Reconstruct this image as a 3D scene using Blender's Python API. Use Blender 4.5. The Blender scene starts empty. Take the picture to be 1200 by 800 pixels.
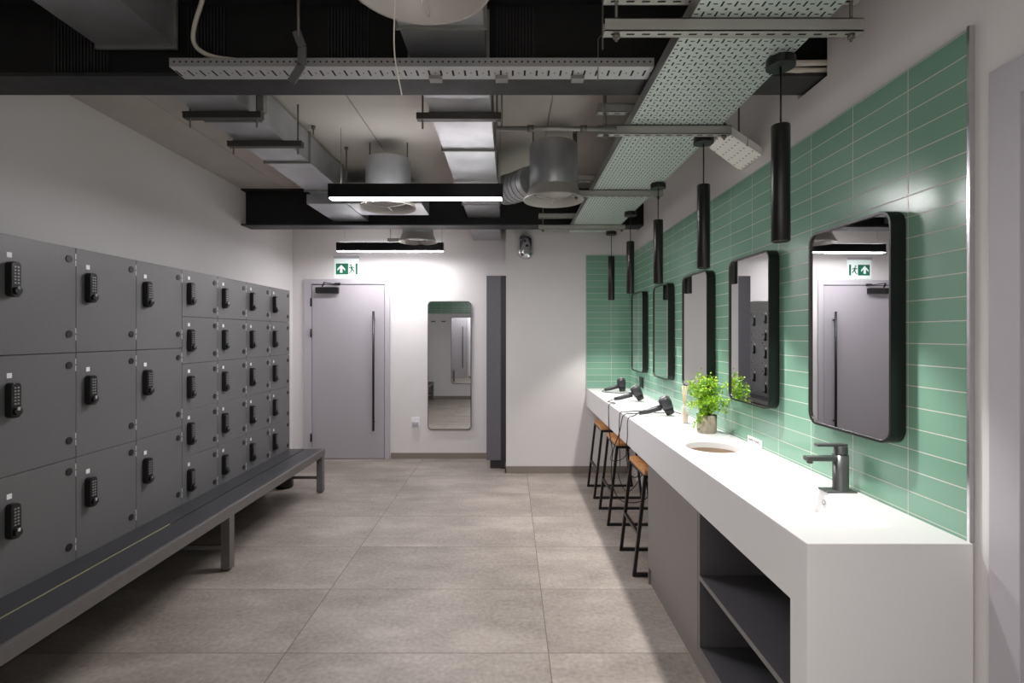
import bpy, bmesh, math, random
from mathutils import Vector, Matrix
random.seed(7)
sc = bpy.context.scene
C = sc.collection

# ------------------------------------------------------------------ camera, world, exposure
cam_d = bpy.data.cameras.new('camera'); cam = bpy.data.objects.new('camera', cam_d); C.objects.link(cam)
cam.location = (0, 0, 1.5); cam.rotation_euler = (math.radians(90), 0, 0)
cam_d.sensor_width = 36; cam_d.lens = 36 * 607 / 1200; cam_d.clip_start = 0.05
cam_d.shift_x = 2 / 1200; cam_d.shift_y = -8 / 1200
sc.camera = cam
w = bpy.data.worlds.new('world'); sc.world = w; w.use_nodes = True
w.node_tree.nodes['Background'].inputs[0].default_value = (1.0, 0.96, 0.92, 1)
w.node_tree.nodes['Background'].inputs[1].default_value = 1.0
sc.view_settings.view_transform = 'Standard'; sc.view_settings.look = 'None'
sc.view_settings.gamma = 1; sc.view_settings.use_curve_mapping = False
sc.view_settings.exposure = 1.2
sc.cycles.use_denoising = True
sc.cycles.max_bounces = 10; sc.cycles.diffuse_bounces = 6; sc.cycles.glossy_bounces = 6
sc.cycles.caustics_reflective = False; sc.cycles.caustics_refractive = False
sc.cycles.sample_clamp_indirect = 6
LED_POWER = 80.0      # emission strength of linear luminaires
SPOT_W = 21.0         # watts of each pendant spot

# ------------------------------------------------------------------ materials
def srgb(r, g, b):
    f = lambda c: (c / 255) / 12.92 if c <= 10 else (((c / 255) + .055) / 1.055) ** 2.4
    return (f(r), f(g), f(b), 1)

class NT:
    def __init__(s, name):
        s.m = bpy.data.materials.new(name); s.m.use_nodes = True; s.t = s.m.node_tree
        s.b = s.t.nodes['Principled BSDF']
    def n(s, k, **kw):
        x = s.t.nodes.new(k)
        for a, v in kw.items(): setattr(x, a, v)
        return x
    def l(s, a, b): s.t.links.new(a, b)
    def math(s, op, a, b=None, c=None):
        x = s.n('ShaderNodeMath', operation=op)
        for i, v in enumerate((a, b, c)):
            if v is None: continue
            if isinstance(v, (int, float)): x.inputs[i].default_value = v
            else: s.l(v, x.inputs[i])
        return x.outputs[0]
    def pos(s):
        g = s.n('ShaderNodeNewGeometry'); p = s.n('ShaderNodeSeparateXYZ'); s.l(g.outputs['Position'], p.inputs[0]); return g.outputs['Position'], p.outputs
    def objpos(s):
        g = s.n('ShaderNodeTexCoord'); p = s.n('ShaderNodeSeparateXYZ'); s.l(g.outputs['Object'], p.inputs[0]); return g.outputs['Object'], p.outputs
    def noise(s, vec, scale, detail=4, rough=.5):
        x = s.n('ShaderNodeTexNoise'); x.inputs['Scale'].default_value = scale; x.inputs['Detail'].default_value = detail
        x.inputs['Roughness'].default_value = rough
        if vec is not None: s.l(vec, x.inputs['Vector'])
        return x.outputs['Fac']
    def ramp(s, fac, stops):
        x = s.n('ShaderNodeValToRGB'); e = x.color_ramp.elements
        while len(e) < len(stops): e.new(.5)
        for q, (p, c) in zip(e, stops): q.position = p; q.color = c
        s.l(fac, x.inputs[0]); return x.outputs[0]
    def mix(s, fac, a, b, blend='MIX'):
        x = s.n('ShaderNodeMix', data_type='RGBA', blend_type=blend)
        for i, v in ((0, fac), (6, a), (7, b)):
            if isinstance(v, (int, float)): x.inputs[i].default_value = v
            elif isinstance(v, tuple): x.inputs[i].default_value = v
            else: s.l(v, x.inputs[i])
        return x.outputs[2]
    def bump(s, h, strength=.2, dist=.01):
        x = s.n('ShaderNodeBump'); x.inputs['Strength'].default_value = strength; x.inputs['Distance'].default_value = dist
        s.l(h, x.inputs['Height']); s.l(x.outputs[0], s.b.inputs['Normal'])

def plain(name, col, rough=.5, metal=0.0, nscale=30, namp=.06, bump=0.0, spec=.5):
    q = NT(name); g = q.n('ShaderNodeTexCoord'); f = q.noise(g.outputs['Object'], nscale)
    lo = tuple(c * (1 - namp) for c in col[:3]) + (1,); hi = tuple(min(1, c * (1 + namp)) for c in col[:3]) + (1,)
    q.l(q.ramp(f, [(.3, lo), (.7, hi)]), q.b.inputs['Base Color'])
    q.b.inputs['Roughness'].default_value = rough; q.b.inputs['Metallic'].default_value = metal
    q.b.inputs['Specular IOR Level'].default_value = spec
    if bump: q.bump(f, bump, .003)
    return q.m

def emit(name, col, strength):
    q = NT(name); q.b.inputs['Base Color'].default_value = col
    q.b.inputs['Emission Color'].default_value = col; q.b.inputs['Emission Strength'].default_value = strength
    return q.m

M = {}
M['wall'] = plain('painted plaster', srgb(226, 223, 223), .85, nscale=3, namp=.015, bump=.05)
M['ceiling'] = plain('concrete plank soffit', srgb(192, 187, 182), .9, nscale=2.5, namp=.07, bump=.1)
M['black_steel'] = plain('black painted steel', srgb(38, 38, 40), .55, nscale=14, namp=.35, bump=.25)
M['black_web'] = plain('black painted web', srgb(14, 14, 15), .7, nscale=20, namp=.3)
M['locker'] = plain('charcoal laminate', srgb(105, 104, 106), .42, nscale=60, namp=.03)
M['locker_body'] = plain('charcoal locker carcass', srgb(48, 48, 51), .6)
M['cabinet'] = plain('charcoal cabinet board', srgb(126, 121, 119), .45, nscale=60, namp=.04)
M['cabinet_in'] = plain('dark cabinet interior', srgb(78, 77, 81), .5)
M['cabinet_edge'] = plain('grey board edging', srgb(120, 118, 118), .5)
M['tall'] = plain('slate cabinet side', srgb(104, 103, 110), .45)
M['tall_dark'] = plain('dark slate filler', srgb(42, 41, 46), .5)
M['black'] = plain('black plastic', srgb(20, 20, 21), .35, nscale=80)
M['black_satin'] = plain('satin black metal', srgb(13, 13, 14), .36, nscale=60)
M['dryer'] = plain('dark grey dryer plastic', srgb(50, 50, 54), .4)
M['button'] = plain('grey key button', srgb(150, 150, 152), .3, .5)
M['chrome'] = plain('chrome', srgb(215, 215, 218), .18, 1.0)
M['plate'] = plain('white number plate', srgb(242, 242, 244), .5)
M['bench'] = plain('dark grey bench board', srgb(56, 56, 60), .42, nscale=8, namp=.1, bump=.05)
M['bench_frame'] = plain('grey powder coated frame', srgb(102, 99, 98), .42)
M['olive'] = plain('olive lit gap strip', srgb(150, 148, 110), .6)
M['door'] = plain('lilac grey door paint', srgb(176, 172, 178), .5, namp=.01)
M['door_frame'] = plain('pale grey frame paint', srgb(186, 183, 190), .5, namp=.01)
M['skirting'] = plain('taupe tile skirting', srgb(140, 130, 122), .6, nscale=5)
M['counter'] = plain('white solid surface', srgb(226, 226, 227), .38, namp=.005)
M['hole'] = plain('brown bin interior', srgb(120, 98, 78), .7)
M['faucet'] = plain('gunmetal tap', srgb(92, 94, 94), .32, .4)
M['galv'] = plain('galvanised sheet', srgb(176, 178, 182), .36, .62, nscale=5, namp=.14)
M['galv_mat'] = plain('galvanised strut', srgb(150, 150, 146), .5, .6, nscale=12, namp=.12)
M['strut_dark'] = plain('dark strut', srgb(84, 82, 80), .5, .5)
M['rod'] = plain('threaded rod', srgb(110, 106, 100), .5, .6)
M['dish'] = plain('grey diffuser enamel', srgb(176, 172, 168), .45, .15, namp=.02)
M['white_cable'] = plain('white cable', srgb(205, 200, 188), .5)
M['wood'] = None
M['led'] = emit('led diffuser', (1, .965, .985, 1), LED_POWER)
M['led_dim'] = emit('led diffuser dimmed', (1, .965, .985, 1), LED_POWER * .56)
M['led_added_up'] = emit('added led uplight', (1, .98, .97, 1), LED_POWER * .06)  # weak upward glow added to lift the ceiling
M['led_end'] = emit('lamp lens', (1, .96, .9, 1), 6)
M['sign_white'] = emit('lit sign white', (.80, .90, .88, 1), .12)
M['sign_green'] = emit('lit sign green', srgb(0, 95, 70), .10)
M['pot'] = plain('ribbed concrete pot', srgb(160, 150, 134), .8, nscale=40, namp=.15, bump=.3)
M['leaf'] = None
M['stem'] = plain('plant stem', srgb(110, 100, 40), .6)
M['soil'] = plain('soil', srgb(50, 38, 28), .9)
M['tape'] = plain('grey duct tape', srgb(96, 96, 98), .6)
M['text'] = plain('grey lettering', srgb(55, 52, 54), .6)
M['hinge'] = plain('bright hinge leaf', srgb(215, 215, 215), .4, .2)
M['grey_cap'] = plain('black hinge cap', srgb(26, 26, 28), .45)

q = NT('mirror glass'); q.b.inputs['Metallic'].default_value = 1; q.b.inputs['Roughness'].default_value = 0.0
q.b.inputs['Base Color'].default_value = (.82, .83, .83, 1); M['mirror'] = q.m
q = NT('clear glass'); q.b.inputs['Alpha'].default_value = .3; q.b.inputs['Roughness'].default_value = .05
q.b.inputs['Base Color'].default_value = (.98, .97, .96, 1); q.b.inputs['IOR'].default_value = 1.2; M['glass'] = q.m
M['oil'] = plain('amber diffuser oil', srgb(225, 190, 165), .3)
M['reed'] = plain('rattan reed', srgb(222, 190, 150), .7)

q = NT('oak seat'); v, p = q.objpos()
mp = q.n('ShaderNodeMapping'); mp.inputs['Scale'].default_value = (3, 26, 26); q.l(v, mp.inputs[0])
f = q.noise(mp.outputs[0], 3, 6)
q.l(q.ramp(f, [(.3, srgb(178, 120, 70)), (.7, srgb(222, 168, 110))]), q.b.inputs['Base Color']); q.b.inputs['Roughness'].default_value = .5
M['wood'] = q.m

q = NT('fresh leaf'); v, p = q.objpos(); f = q.noise(v, 18, 2)
q.l(q.ramp(f, [(.32, srgb(88, 140, 30)), (.5, srgb(140, 190, 40)), (.68, srgb(190, 220, 60))]), q.b.inputs['Base Color'])
q.b.inputs['Roughness'].default_value = .5
q.b.inputs['Subsurface Weight'].default_value = 0
M['leaf'] = q.m

def tile_mat(name, axis, off_u, off_v):
    q = NT(name); v, p = q.pos()
    u = q.math('SUBTRACT', p[axis], off_u); h = q.math('SUBTRACT', p[2], off_v)
    cx = q.n('ShaderNodeCombineXYZ'); q.l(u, cx.inputs[0]); q.l(h, cx.inputs[1])
    br = q.n('ShaderNodeTexBrick', offset=0.0, squash=1.0)
    br.inputs['Scale'].default_value = 1; br.inputs['Mortar Size'].default_value = .0016; br.inputs['Mortar Smooth'].default_value = .2
    br.inputs['Brick Width'].default_value = .27; br.inputs['Row Height'].default_value = .068
    br.inputs['Color1'].default_value = srgb(121, 163, 142); br.inputs['Color2'].default_value = srgb(129, 171, 150)
    br.inputs['Mortar'].default_value = srgb(205, 205, 196); br.inputs['Bias'].default_value = 0
    q.l(cx.outputs[0], br.inputs['Vector'])
    f = q.noise(v, 5, 3)
    col = q.mix(.35, br.outputs['Color'], q.ramp(f, [(.3, srgb(118, 155, 137)), (.7, srgb(142, 178, 160))]), 'MULTIPLY')
    q.l(q.mix(.0, br.outputs['Color'], col), q.b.inputs['Base Color'])
    q.l(q.math('MULTIPLY_ADD', br.outputs['Fac'], .5, .2), q.b.inputs['Roughness'])
    # each tile very slightly pillowed and unevenly glazed
    hgt = q.math('SUBTRACT', q.math('MULTIPLY', f, .25), br.outputs['Fac'])
    q.bump(hgt, .35, .0015)
    return q.m
M['tile_side'] = tile_mat('green glazed tile side', 1, 1.676 - 2.7, 0.996 - .68)
M['tile_end'] = tile_mat('green glazed tile end', 0, .823 - 2.7, 0.996 - .68)

q = NT('porcelain floor'); v, p = q.pos()
cx = q.n('ShaderNodeCombineXYZ'); q.l(q.math('SUBTRACT', p[0], .18 - 12.4), cx.inputs[0]); q.l(q.math('SUBTRACT', p[1], 2.441 - 6.13), cx.inputs[1])
br = q.n('ShaderNodeTexBrick', offset=0.0, squash=1.0)
for k, val in (('Scale', 1), ('Mortar Size', .0022), ('Mortar Smooth', .1), ('Brick Width', 1.24), ('Row Height', .613), ('Bias', 0)): br.inputs[k].default_value = val
br.inputs['Color1'].default_value = (.35, .35, .35, 1); br.inputs['Color2'].default_value = (.65, .65, .65, 1); br.inputs['Mortar'].default_value = (.5, .5, .5, 1)
q.l(cx.outputs[0], br.inputs['Vector'])
mp = q.n('ShaderNodeMapping'); mp.inputs['Scale'].default_value = (.8, 1.6, 1); q.l(v, mp.inputs[0])
ad = q.n('ShaderNodeVectorMath', operation='ADD'); q.l(mp.outputs[0], ad.inputs[0])
sx = q.n('ShaderNodeVectorMath', operation='SCALE'); q.l(br.outputs['Color'], sx.inputs[0]); sx.inputs['Scale'].default_value = 14; q.l(sx.outputs[0], ad.inputs[1])
f1 = q.noise(ad.outputs[0], 2.2, 8, .6); f2 = q.noise(v, 45, 3)
base = q.ramp(f1, [(.30, srgb(106, 96, 88)), (.5, srgb(138, 128, 120)), (.68, srgb(166, 156, 148))])
base = q.mix(.2, base, q.ramp(f2, [(.3, (.3, .27, .25, 1)), (.7, (.75, .7, .66, 1))]))
tint = q.mix(.12, base, br.outputs['Color'], 'OVERLAY')
q.l(q.mix(br.outputs['Fac'], tint, srgb(92, 82, 75)), q.b.inputs['Base Color'])
q.l(q.math('MULTIPLY_ADD', f1, .2, .42), q.b.inputs['Roughness'])
q.bump(q.math('SUBTRACT', q.math('MULTIPLY', f2, .15), br.outputs['Fac']), .3, .002)
M['floor'] = q.m

def perforated(name, ua, va, pu, pv, slot, col, second=True, rough=.45, metal=.35, off=0):
    """sheet steel with rows of slots; ua/va object axes (0,1,2)"""
    q = NT(name); v, p = q.objpos()
    def cell(ax, pitch, off):
        x = q.math('FRACT', q.math('ADD', q.math('DIVIDE', p[ax], pitch), off + 50))
        return q.math('MULTIPLY', q.math('ABSOLUTE', q.math('SUBTRACT', x, .5)), pitch)
    def rect(ou, ov, a, b):
        return q.math('MULTIPLY', q.math('LESS_THAN', cell(ua, pu, ou), a), q.math('LESS_THAN', cell(va, pv, ov), b))
    m = rect(0, off, slot[0], slot[1])
    if second:
        m = q.math('MAXIMUM', m, rect(.5, .0, slot[0] * (2.2 if second is True else .7), slot[0] * .85))
    if second is True:
        m = q.math('MAXIMUM', m, rect(.5, .5, slot[0] * 1.25, slot[0] * 1.6))
    q.l(q.mix(m, col, (.012, .013, .014, 1)), q.b.inputs['Base Color'])
    q.l(q.math('MULTIPLY', q.math('SUBTRACT', 1.0, m), metal), q.b.inputs['Metallic'])
    q.l(q.math('MULTIPLY_ADD', m, .5, rough), q.b.inputs['Roughness'])
    return q.m
M['tray'] = perforated('perforated galvanised tray', 0, 1, .042, .05, (.0032, .0125), srgb(196, 206, 202))
M['tray_cross'] = perforated('slotted tray bottom', 0, 1, .048, .1, (.004, .022), srgb(186, 188, 190), 1)
M['tray_side'] = perforated('holed tray edge', 0, 2, .024, .06, (.0035, .0035), srgb(160, 160, 160), False, off=.167)
M['strut'] = perforated('slotted strut channel', 0, 1, .05, .4, (.013, .0045), srgb(170, 170, 164), False, off=.5)
M['white_tray'] = perforated('white slotted tray', 0, 1, .045, .036, (.004, .004), srgb(238, 236, 230), False, .5, 0)

# ------------------------------------------------------------------ geometry helpers
class MB:
    def __init__(s): s.bm = bmesh.new()
    def box(s, x0, x1, y0, y1, z0, z1):
        vs = [s.bm.verts.new((x, y, z)) for z in (z0, z1) for x, y in ((x0, y0), (x1, y0), (x1, y1), (x0, y1))]
        for f in ((3, 2, 1, 0), (4, 5, 6, 7), (0, 1, 5, 4), (1, 2, 6, 5), (2, 3, 7, 6), (3, 0, 4, 7)):
            s.bm.faces.new([vs[i] for i in f])
        return s
    def bar(s, p, q, w, h=None, up=(0, 0, 1)):
        p, q = Vector(p), Vector(q); d = (q - p).normalized(); up = Vector(up)
        if abs(d.dot(up)) > .95: up = Vector((0, 1, 0))
        a = d.cross(up).normalized(); b = a.cross(d).normalized(); h = h or w
        vs = []
        for c in (p, q):
            for u, v in ((-1, -1), (1, -1), (1, 1), (-1, 1)): vs.append(s.bm.verts.new(c + a * u * w / 2 + b * v * h / 2))
        for f in ((3, 2, 1, 0), (4, 5, 6, 7), (0, 1, 5, 4), (1, 2, 6, 5), (2, 3, 7, 6), (3, 0, 4, 7)):
            s.bm.faces.new([vs[i] for i in f])
        return s
    def tube(s, pts, r, n=8, smooth=True, close=True):
        pts = [Vector(p) for p in pts]; rs = r if isinstance(r, (list, tuple)) else [r] * len(pts)
        rings = []; prev = None
        for i, p in enumerate(pts):
            d = (pts[min(i + 1, len(pts) - 1)] - pts[max(i - 1, 0)]).normalized()
            if prev is None:
                a = d.cross(Vector((0, 0, 1)))
                if a.length < .1: a = d.cross(Vector((0, 1, 0)))
            else: a = prev - d * prev.dot(d)
            a.normalize(); prev = a; b = d.cross(a)
            rings.append([s.bm.verts.new(p + (a * math.cos(t) + b * math.sin(t)) * rs[i]) for t in (2 * math.pi * k / n for k in range(n))])
        for A, B in zip(rings, rings[1:]):
            for k in range(n):
                f = s.bm.faces.new((A[k], A[(k + 1) % n], B[(k + 1) % n], B[k])); f.smooth = smooth
        if close: s.bm.faces.new(rings[0][::-1]); s.bm.faces.new(rings[-1])
        return s
    def lathe(s, prof, c=(0, 0, 0), n=32, smooth=True, axis=2):
        rings = []
        for r, h in prof:
            ring = []
            for k in range(n):
                t = 2 * math.pi * k / n
                q = (r * math.cos(t), r * math.sin(t), h) if axis == 2 else ((r * math.cos(t), h, r * math.sin(t)) if axis == 1 else (h, r * math.cos(t), r * math.sin(t)))
                ring.append(s.bm.verts.new(Vector(c) + Vector(q)))
            rings.append(ring)
        for A, B in zip(rings, rings[1:]):
            for k in range(n):
                f = s.bm.faces.new((A[k], A[(k + 1) % n], B[(k + 1) % n], B[k])); f.smooth = smooth
        return s, rings
    def cyl(s, c, r, h0, h1, n=24, axis=2):
        _, R = s.lathe([(r, h0), (r, h1)], c, n, True, axis)
        s.bm.faces.new(R[0]); s.bm.faces.new(R[1]); return s
    def prism(s, poly, vec):
        vec = Vector(vec); A = [s.bm.verts.new(p) for p in poly]; B = [s.bm.verts.new(Vector(p) + vec) for p in poly]
        s.bm.faces.new(A); s.bm.faces.new(B[::-1])
        n = len(A)
        for k in range(n): s.bm.faces.new((A[k], B[k], B[(k + 1) % n], A[(k + 1) % n]))
        return s
    def quad(s, *p): s.bm.faces.new([s.bm.verts.new(v) for v in p]); return s

BASE = {}
def build(name, mb, mat, parent=None, world=True, bevel=0, seg=2):
    me = bpy.data.meshes.new(name)
    bmesh.ops.recalc_face_normals(mb.bm, faces=mb.bm.faces[:])
    if parent is not None and world:
        b = BASE[parent.name]
        for v in mb.bm.verts: v.co -= b
    mb.bm.to_mesh(me); mb.bm.free(); me.materials.append(mat)
    o = bpy.data.objects.new(name, me); C.objects.link(o)
    if parent is not None: o.parent = parent; BASE[o.name] = BASE[parent.name].copy()
    else: BASE[o.name] = Vector((0, 0, 0))
    if bevel:
        m = o.modifiers.new('bevel', 'BEVEL'); m.width = bevel; m.segments = seg; m.limit_method = 'ANGLE'
    return o
def thing(name, loc, label, cat, group=None):
    o = bpy.data.objects.new(name, None); C.objects.link(o); o.location = loc; o.empty_display_size = .1
    BASE[o.name] = Vector(loc); return tag(o, label, cat, group)
def tag(o, label, cat, group=None, kind=None):
    o['label'] = label; o['category'] = cat
    if group: o['group'] = group
    if kind: o['kind'] = kind
    return o
def struct(name, mb, mat, bevel=0, label=None, cat=None):
    o = build(name, mb, mat, None, True, bevel); o['kind'] = 'structure'
    if label: o['label'] = label; o['category'] = cat
    return o
def sthing(name, loc, label, cat):
    o = thing(name, loc, label, cat); o['kind'] = 'structure'; return o
def copy_tree(o, parent=None):
    c = o.copy(); C.objects.link(c)
    if parent is not None: c.parent = parent
    for ch in list(o.children): copy_tree(ch, c)
    return c
def rrect(w_, h_, r, n=8):
    """rounded rectangle outline centred at 0 in (u,v)"""
    out = []
    for cx_, cy_, a0 in ((w_/2 - r, h_/2 - r, 0), (-w_/2 + r, h_/2 - r, 90), (-w_/2 + r, -h_/2 + r, 180), (w_/2 - r, -h_/2 + r, 270)):
        for k in range(n + 1):
            a = math.radians(a0 + 90 * k / n); out.append((cx_ + r * math.cos(a), cy_ + r * math.sin(a)))
    return out

XL, XR, YB, ZC = -2.637, 1.297, 6.277, 2.93      # walls and ceiling
YE = 5.62                                        # face of the projecting end wall
YN = 0.40                                        # face of the wall behind the lens

# ------------------------------------------------------------------ setting
struct('floor', MB().box(XL - .15, XR + .15, -.6, YB + .15, -.1, 0), M['floor'], label='taupe stone-look tiled floor', cat='floor')
cb = MB()
edges = [XL - .15, -2.20, -.98, .252, XR + .3]
for a, b in zip(edges, edges[1:]): cb.box(a + .004, b - .004, .2, YB + .15, ZC, ZC + .15)
cb.box(XL - .15, XR + .3, .2, YB + .15, ZC + .012, ZC + .2)
struct('ceiling', cb, M['ceiling'], label='pale precast concrete plank ceiling with thin joints', cat='ceiling')
struct('wall_left', MB().box(XL - .15, XL, .2, YB, 0, ZC), M['wall'], label='plain painted wall behind the lockers', cat='wall')
struct('wall_back', MB().box(XL - .15, XR + .15, YB, YB + .15, 0, ZC), M['wall'], label='far white wall with the grey door', cat='wall')
struct('wall_end', MB().box(-.046, XR, YE, YB, 0, ZC), M['wall'], label='projecting white wall at the far end of the counter', cat='wall')
# right wall, with two holes the beams run into, and a doorway near the lens
wr = MB()
H1, H2 = (2.12, 2.34), (5.04, 5.30)
DY0, DY1, DZ = .46, 1.30, 2.11
X2 = XR + .15
wr.box(XR, X2, .2, DY0, 0, ZC).box(XR, X2, DY0, DY1, DZ, ZC).box(XR, X2, DY1, YB, 0, 2.56)
for a, b in ((DY1, H1[0]), (H1[1], H2[0]), (H2[1], YB)): wr.box(XR, X2, a, b, 2.56, ZC)
struct('wall_right', wr, M['wall'], label='right-hand white wall carrying the green tiles', cat='wall')
struct('hole_dark_backing', MB().box(X2, X2 + .02, 1.9, 5.5, 2.3, ZC), M['black_web'])  # black sheet behind the beam holes, painting the darkness of the cavity
wn = MB(); wn.box(XL, -.62, YN - .15, YN, 0, ZC).box(.80, XR, YN - .15, YN, 0, ZC).box(-.62, .80, YN - .15, YN, 2.35, ZC)
struct('wall_near', wn, M['wall'])
TZ0, TZ1 = .90, 2.36
struct('trim_1', MB().box(1.287, XR, 1.455, YE, TZ0, TZ1), M['tile_side'], label='green glazed stacked tiles on the right wall above the counter', cat='tiling')
struct('trim_2', MB().box(.82, 1.287, YE - .010, YE, TZ0, TZ1), M['tile_end'], label='green glazed stacked tiles on the end wall beyond the counter', cat='tiling')
struct('trim_3', MB().box(1.282, XR, 1.446, 1.455, .92, TZ1 + .004), M['chrome'], label='slim silver edge strip at the near side of the green tiles', cat='trim')
struct('trim_4', MB().box(-1.95, -.62, YN, YN + .012, 1.99, 2.36), M['tile_end'])
struct('baseboard_back', MB().box(-1.445, -.10, YB - .012, YB, 0, .07), M['skirting'])
struct('baseboard_end', MB().box(-.058, 1.287, YE - .012, YE, 0, .075).box(-.058, -.046, YE - .012, 5.79, 0, .075), M['skirting'])
struct('baseboard_near', MB().box(XL, -.62, YN, YN + .012, 0, .07), M['skirting'])
struct('baseboard_left', MB().box(XL, XL + .012, 5.0, YB, 0, .07), M['skirting'])

# door 1 (back wall)
d1 = sthing('door_1', (-1.955, YB, 0), 'grey flush door in a pale frame on the far wall', 'door')
X = lambda px: (px - 598) / 96.7
fx0, fx1, lx0, lx1 = -2.49, -1.455, -2.40, -1.515
build('door_frame', MB().box(fx0, lx0 , YB - .03, YB, 0, 2.17).box(lx1, fx1, YB - .03, YB, 0, 2.17).box(lx0, lx1, YB - .03, YB, 2.11, 2.17), M['door_frame'], d1, bevel=.003)
build('door_gap', MB().box(lx0, lx1, YB - .004, YB + .002, 0, 2.11), M['black_web'], d1)
leaf = build('door_leaf', MB().box(lx0 + .006, lx1 - .006, YB - .022, YB - .003, .006, 2.10), M['door'], d1, bevel=.002)
hx = -1.64
build('pull_handle', MB().cyl((hx, YB - .075, 0), .0135, .35, 1.78, 14).cyl((hx, 0, .45), .009, YB - .075, YB - .02, 10, 1).cyl((hx, 0, 1.68), .009, YB - .075, YB - .02, 10, 1), M['black_satin'], leaf)
cl = MB().box(-2.335, -2.065, YB - .075, YB - .022, 2.0, 2.07)
cl.bar((-2.26, YB - .05, 2.078), (-2.20, YB - .15, 2.12), .018, .008); cl.bar((-2.20, YB - .15, 2.12), (-2.09, YB - .03, 2.105), .018, .008); cl.box(-2.12, -2.05, YB - .04, YB - .025, 2.10, 2.125)
build('door_closer', cl, M['black'], leaf, bevel=.003)
for z in (1.89, 1.52, .26):
    build('hinge', MB().cyl((-2.402, YB - .034, 0), .011, z - .05, z + .05, 10), M['black'], d1)
# door 2 (right wall, close to the lens)
d2 = sthing('door_2', (XR, .88, 0), 'grey painted door frame at the right edge of the picture', 'door')
build('door_frame', MB().box(XR - .018, XR, DY1, DY1 + .085, 0, 2.20).box(XR - .018, XR, YN + .005, DY0, 0, 2.20).box(XR - .018, XR, DY0, DY1, DZ, 2.20)
      .box(XR, X2, DY1 - .012, DY1, 0, DZ).box(XR, X2, DY0, DY0 + .012, 0, DZ).box(XR, X2, DY0, DY1, DZ - .012, DZ), M['door_frame'], d2, bevel=.002)
build('door_leaf', MB().box(XR + .06, XR + .10, DY0 + .012, DY1 - .012, .005, DZ - .012), M['door'], d2)

# ------------------------------------------------------------------ ceiling structure
def beam(name, y0, y1, x0, x1, label, ribs):
    t = thing(name, ((x0 + x1) / 2, (y0 + y1) / 2, 2.57), label, 'beam', 'black steel beams across the ceiling')
    ym = (y0 + y1) / 2
    build('bottom_flange', MB().box(x0, x1, y0, y1, 2.57, 2.585), M['black_steel'], t)
    build('web', MB().box(x0, x1, ym - .006, ym + .006, 2.585, ZC - .015), M['black_web'], t)
    build('top_flange', MB().box(x0, x1, y0, y1, ZC - .015, ZC - .001), M['black_steel'], t)
    for a, b in ribs:
        r = MB()
        k = a
        while k < b: r.box(k, k + .006, ym - .016, ym - .006, 2.60, ZC - .03); k += .014
        build('ribbed_panel', r, M['black_steel'], t)
    return t
beam('steel_beam', 2.145, 2.315, XL, XR + .13, 'black steel beam crossing the ceiling nearest the lens', [(-1.95, -1.72), (-1.38, -1.22), (-.78, -.60), (-.06, .10)])
beam('steel_beam', 5.07, 5.27, XL, XR + .13, 'black steel beam crossing the ceiling further away', [])

def duct(name, x0, x1, z0, z1, y0, y1, label, seams):
    t = thing(name, ((x0 + x1) / 2, (y0 + y1) / 2, z0), label, 'air duct', 'rectangular galvanised air ducts')
    build('duct_body', MB().box(x0, x1, y0, y1, z0, z1), M['galv'], t)
    for y in seams:
        s = MB()
        s.box(x0 - .012, x1 + .012, y - .006, y + .006, z0 - .012, z0).box(x0 - .012, x1 + .012, y - .006, y + .006, z1, z1 + .012)
        s.box(x0 - .012, x0, y - .006, y + .006, z0, z1).box(x1, x1 + .012, y - .006, y + .006, z0, z1)
        build('joint_flange', s, M['galv_mat'], t)
    return t
duct('air_duct', -1.74, -1.42, 2.718, 2.905, .45, 2.20, 'wide metal duct at top left in front of the near black beam', [2.19])
t = duct('air_duct', -1.70, -1.40, 2.70, 2.90, 2.33, 5.14, 'left-hand metal duct running between the two black beams', [2.9, 3.6, 4.3])
build('branch_duct', MB().box(-1.40, -.76, 4.42, 4.86, 2.62, 2.80).box(-1.74, -1.40, 4.42, 5.12, 2.615, 2.70), M['galv'], t, bevel=.004)
duct('air_duct', -.42, -.10, 2.66, 2.86, 1.66, 2.20, 'short metal duct behind the nearest round diffuser', [1.67, 1.95, 2.19])
duct('air_duct', -.42, -.10, 2.66, 2.86, 2.33, 5.16, 'middle metal duct running between the two black beams', [2.75, 3.25, 3.9, 4.6])
duct('air_duct', -.44, -.11, 2.64, 2.86, 5.18, YB, 'metal duct end reaching the far wall above the tall cabinet', [])
# spiral connector
t = thing('spiral_duct', (.05, 4.0, 2.6), 'short round ribbed duct joining the middle duct to a diffuser', 'air duct')
pts = [(-.05, 4.15, 2.66), (.0, 4.12, 2.655), (.08, 4.0, 2.65), (.17, 3.84, 2.64)]
build('duct_body', MB().tube(pts, .115, 20), M['galv'], t)
rg = MB()
for k in range(1, 8):
    f = k / 8 * 3; i = int(f); a = Vector(pts[i]).lerp(Vector(pts[min(i + 1, 3)]), f - i); d = (Vector(pts[min(i + 1, 3)]) - Vector(pts[i])).normalized()
    rg.tube([a - d * .004, a + d * .004], .119, 20)
build('seam_ring', rg, M['galv_mat'], t)

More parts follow.
